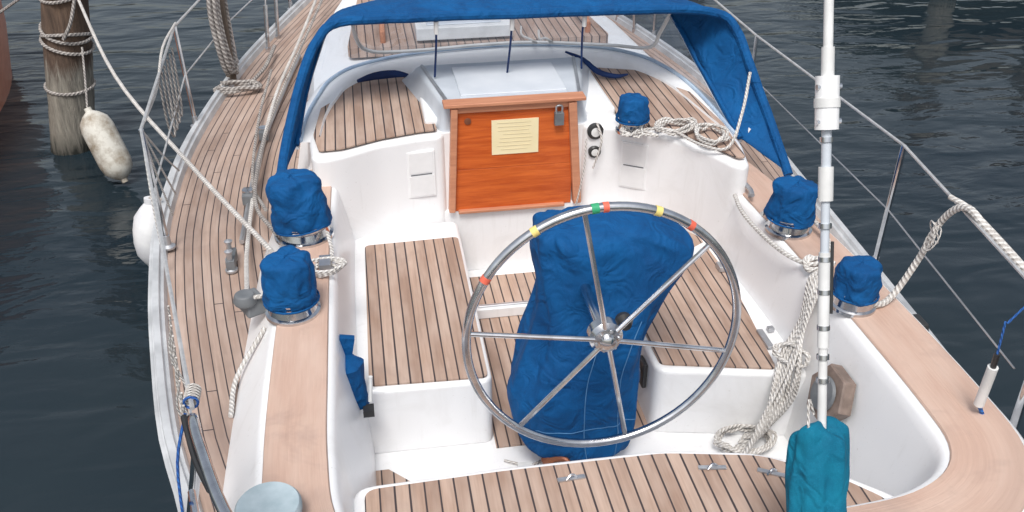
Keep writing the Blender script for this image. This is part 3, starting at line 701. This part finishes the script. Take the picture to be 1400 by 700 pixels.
mb.tube([(1.38,2.3,1.62)]+[tuple(V(a).lerp(V(b),.5)) for a,b in ss]+[(.5,10.6,1.7)],.0035,ALU,6)
mb.build('lifelines',gs); mb=MB()
mb.tube([(1.46,2.30,1.24),(1.40,2.24,1.7),(1.38,2.20,1.92),(1.34,2.05,1.95),(1.25,1.8,1.95),(1.0,1.5,1.95),(.6,1.35,1.95)],.0165,CHROME,12,6); mb.build('pushpit',gs)
mb=MB(); mb.tube([(1.26,2.27,1.50),(1.25,2.25,1.68)],.018,OFFW,12); mb.tube([(1.25,2.25,1.68),(1.245,2.245,1.74)],.010,BLACK,10); mb.tube([(1.245,2.245,1.74),(1.25,2.26,1.86)],.004,ROPEB,6); mb.tube([(1.25,2.25,1.86),(1.3,2.25,1.93),(1.375,2.22,1.90)],.004,ROPEB,6)
mb.tube([(1.26,2.27,1.50),(1.32,2.28,1.40),(1.40,2.3,1.28)],.008,ROPEB,6,4); mb.build('safety_light',gs)
mb=MB()
mb.tube([(1.15,2.94,1.52),(1.25,2.95,1.47),(1.33,2.98,1.50),(1.40,2.98,1.66),(1.42,2.93,1.86),(1.43,2.83,1.97),(1.45,2.70,1.94),(1.55,2.5,1.82),(1.75,2.2,1.6)],.014,ROPEW,8,7)
mb.tube([(1.42,2.92,1.97),(1.46,2.80,1.95),(1.6,2.5,1.78),(1.8,2.2,1.55)],.011,ROPEW,8,6)
for k in range(4): mb.tube([(1.40+.02*math.sin(a+k),2.93+.03*math.cos(a),1.78+.05*math.sin(a)+k*.01) for a in [i*.6 for i in range(12)]],.003,ROPEW,5,2)
mb.build('stern_mooring_rope')
mb=MB(); mb.tube([(-1.24,3.80,1.47),(-1.7,4.8,1.44),(-2.4,6.4,1.42),(-3.06,8.33,1.50)],.012,ROPEW,7,6); mb.build('spring_line')
# ------------------------------------------------------------------ backstay
bk=empty('backstay'); A=V((.46,1.75,1.30)); D=V((.050,.66,1.61))
def S(s): return A+D*s
mb=MB(); mb.tube([S(.0),S(1.4),S(4)],.0105,STEELM,10); mb.build('wire',bk)
mb=MB()
mb.tube([S(.30),S(.44)],.013,OFFW,12); mb.tube([S(.44),S(.60)],.0165,OFFW,14); mb.tube([S(.60),S(.70)],.0125,GREYP,12)
mb.tube([S(.685),S(.70),S(.72),S(.74)],.021,OFFW,14); mb.tube([S(.74),S(.81)],.014,GREYP,12)
mb.tube([S(.80),S(.815),S(.87),S(.885)],.033,WHITE,16); mb.tube([S(.835),S(.85)],.036,OFFW,16); mb.tube([S(.885),S(.93)],.018,OFFW,14); mb.tube([S(.93),S(1.2)],.0135,OFFW,12)
for s in(.38,.42,.47,.53,.585,.64,.78): mb.tube([S(s),S(s+.008)],.0185,CHROME,14)
mb.tube([S(.50)+V((.018,-.01,0)),S(.62)+V((.018,-.01,0))],.005,BLACK,8)
for s in(.815,.87):
    q=S(s); mb.tube([q+V((-.036,-.01,0)),q+V((.036,-.01,0))],.008,CHROME,8)
mb.build('tensioner',bk,.0)
mb=MB(); rows=[];q=D.normalized().to_track_quat('Z','Y')
SS_=[(.0,.095),(.06,.09),(.12,.085),(.18,.083),(.235,.085),(.275,.086),(.295,.080),(.303,.055),(.304,.02)]
for s,r,_ in [tuple(v) for v in cr([(a,b,0) for a,b in SS_],4)]:
    row=[]
    for k in range(48):
        a=2*math.pi*k/48; rr=r*(1+.18*noise.noise(V((math.cos(a)*2,math.sin(a)*2,s*12)))+.09*math.sin(a*5+s*14)+.05*math.sin(a*11-s*9))
        v=V((math.cos(a)*rr,math.sin(a)*rr*.8,.02*math.sin(a*2)*(s>.2))); v.rotate(q); row.append(S(s)+v+V((-.065*(.3-s)*1.5,0,0)))
    rows.append(row)
mb.loft(rows,TEAL,True,True); mb.build('canvas_cover',bk,ang=80)
mb=MB(); mb.tube([S(.33)+V((-.03,-.01,0)),S(.36)+V((-.05,-.02,0)),S(.31)+V((-.06,-.04,0))],.004,ROPEW,5,4); mb.build('tie_cord',bk)
# ------------------------------------------------------------------ piling, fenders
pil=empty('mooring_piling'); mb=MB(); LEAN=.17
def PX(z): return V((-3.46+z*math.tan(LEAN),8.60,z))
prof=[(.20,-1.5),(.20,0),(.195,.5),(.19,1.0),(.185,1.8),(.18,2.6),(.15,2.65),(0,2.66)]
prof=[tuple(q)[:2] for q in cr([(a,b,0) for a,b in prof],4)]
mb.lathe((-3.46,8.60,0),prof,PILE,28,Matrix.Rotation(LEAN,3,'Y'),wr=.02,ws=1.2,seed=2); mb.build('post',pil,ang=80)
mb=MB(); rnd=random.Random(2)
for z in(1.43,1.47,1.51,1.05,1.09,.98,1.76,.6):
    tl=rnd.uniform(-.08,.08); c0=PX(z); mb.tube([(c0.x+.205*math.cos(a),c0.y+.205*math.sin(a),z-.17*.2*math.cos(a)+tl*math.cos(a+z*4)) for a in [2*math.pi*k/20 for k in range(21)]],.015,ROPEO,6,1,True)
mb.tube([(-3.10,8.42,1.4),(-3.16,8.36,1.22),(-3.25,8.36,1.08)],.015,ROPEO,6,4)
mb.tube([(-3.4,8.45,1.5),(-4.0,8.7,1.15),(-4.35,8.9,1.12)],.012,ROPEO,6,5)
mb.build('rope_wraps',pil)
def fender(c,top,r,ln,m,name,rope_to):
    e=empty(name); mb=MB(); d=(V(top)-V(c)).normalized(); M=d.to_track_quat('Z','Y').to_matrix()
    h=ln/2
    pr=[(.0,-h),(.025,-h),(.03,-h+.03),(r*.55,-h+.06),(r*.88,-h+.11),(r,-h+.18),(r,0),(r,h-.18),(r*.88,h-.11),(r*.55,h-.06),(.03,h-.03),(.03,h),(0,h)]
    mb.lathe(c,pr,m,28,M); mb.build('bumper',e)
    mb=MB(); p=V(c)+d*h; mb.tube([p,p.lerp(V(rope_to),.5)+V((0,0,-.02)),rope_to],.009,ROPEO,6,4); mb.build('lanyard',e)
fender((-2.95,7.80,.33),(-3.10,7.96,.71),.135,.68,FEND,'fender',(-3.12,8.38,1.0))
fender((-1.985,4.80,1.06),(-1.96,4.82,1.3),.10,.44,FENDW,'fender',(-1.89,4.75,1.30))
nb=empty('neighbouring_boat'); OR=simple('orange_paint',(.80,.33,.20),(.70,.26,.15),.35)
mb=MB();rows=[]
for i in range(29):
    y=4.9+i*.25; t=(i/28)
    w=max(.03,1.05*(1-abs(2*t-1)**3)**.8); xc=-5.25
    rows.append([(xc-w,y,1.15),(xc-w*.75,y,-.2),(xc+w*.82,y,-.2),(xc+w*.97,y,.6),(xc+w,y,1.10),(xc+w*.93,y,1.15)])
mb.loft(rows,OR,True,True); mb.build('hull',nb)
mb=MB(); mb.tube([(r[4][0]+.01,r[4][1],1.12) for r in rows],.022,OFFW,8)
mb.build('rub_rail',nb)
dk=empty('wooden_dock'); mb=MB()
mb.box((13,14.2,1.05),(12,4,.12),DOCKW)
for i in range(40): mb.box((7.1+i*.3,14.2,1.14),(.27,4.1,.05),DOCKW)
mb.box((13,12.15,.85),(12,.14,.35),DOCKW)
mb.build('deck',dk)
mb=MB()
for x in(7.3,9.0,10.8,12.6,14.6): mb.lathe((x,12.0,0),[(.17,-1.5),(.17,0),(.16,1.8),(.0,1.82)],PILE,16,wr=.02,ws=1)
for x,y in((5.0,15.5),(-7,15),(-10,14.5)): mb.lathe((x,y,0),[(.17,-1.5),(.17,0),(.16,1.8),(.0,1.82)],PILE,16,wr=.02,ws=1)
mb.build('piles',dk)
# ------------------------------------------------------------------ world, sun, camera
w=bpy.data.worlds.new('World'); bpy.context.scene.world=w; w.use_nodes=True; nt=w.node_tree
sk=nt.nodes.new('ShaderNodeTexSky'); sk.sky_type='NISHITA'; sk.sun_disc=False
el=math.radians(60); az=math.radians(198)
sk.sun_elevation=el; sk.sun_rotation=az; sk.air_density=1.3; sk.dust_density=4; sk.ozone_density=1
hs=nt.nodes.new('ShaderNodeHueSaturation'); hs.inputs['Saturation'].default_value=.45
nt.links.new(sk.outputs[0],hs.inputs['Color']); nt.links.new(hs.outputs[0],nt.nodes['Background'].inputs[0])
nt.nodes['Background'].inputs[1].default_value=.15
sl=bpy.data.lights.new('sun','SUN'); sl.energy=2.3; sl.angle=math.radians(18); sl.color=(1,.985,.96)
so=bpy.data.objects.new('sun',sl); COL.objects.link(so)
dirv=V((math.sin(az)*math.cos(el),math.cos(az)*math.cos(el),math.sin(el)))
so.rotation_euler=dirv.to_track_quat('Z','Y').to_euler(); so.location=dirv*30
cam=bpy.data.cameras.new('camera'); co=bpy.data.objects.new('camera',cam); COL.objects.link(co)
co.location=(-.77,0,3.65); co.rotation_euler=(math.radians(59),0,math.radians(-9.4))
cam.sensor_width=36; cam.lens=33.3; cam.clip_start=.05; cam.clip_end=2000
sc=bpy.context.scene; sc.camera=co
sc.view_settings.view_transform='Standard'; sc.view_settings.look='None'; sc.view_settings.exposure=0; sc.view_settings.gamma=1
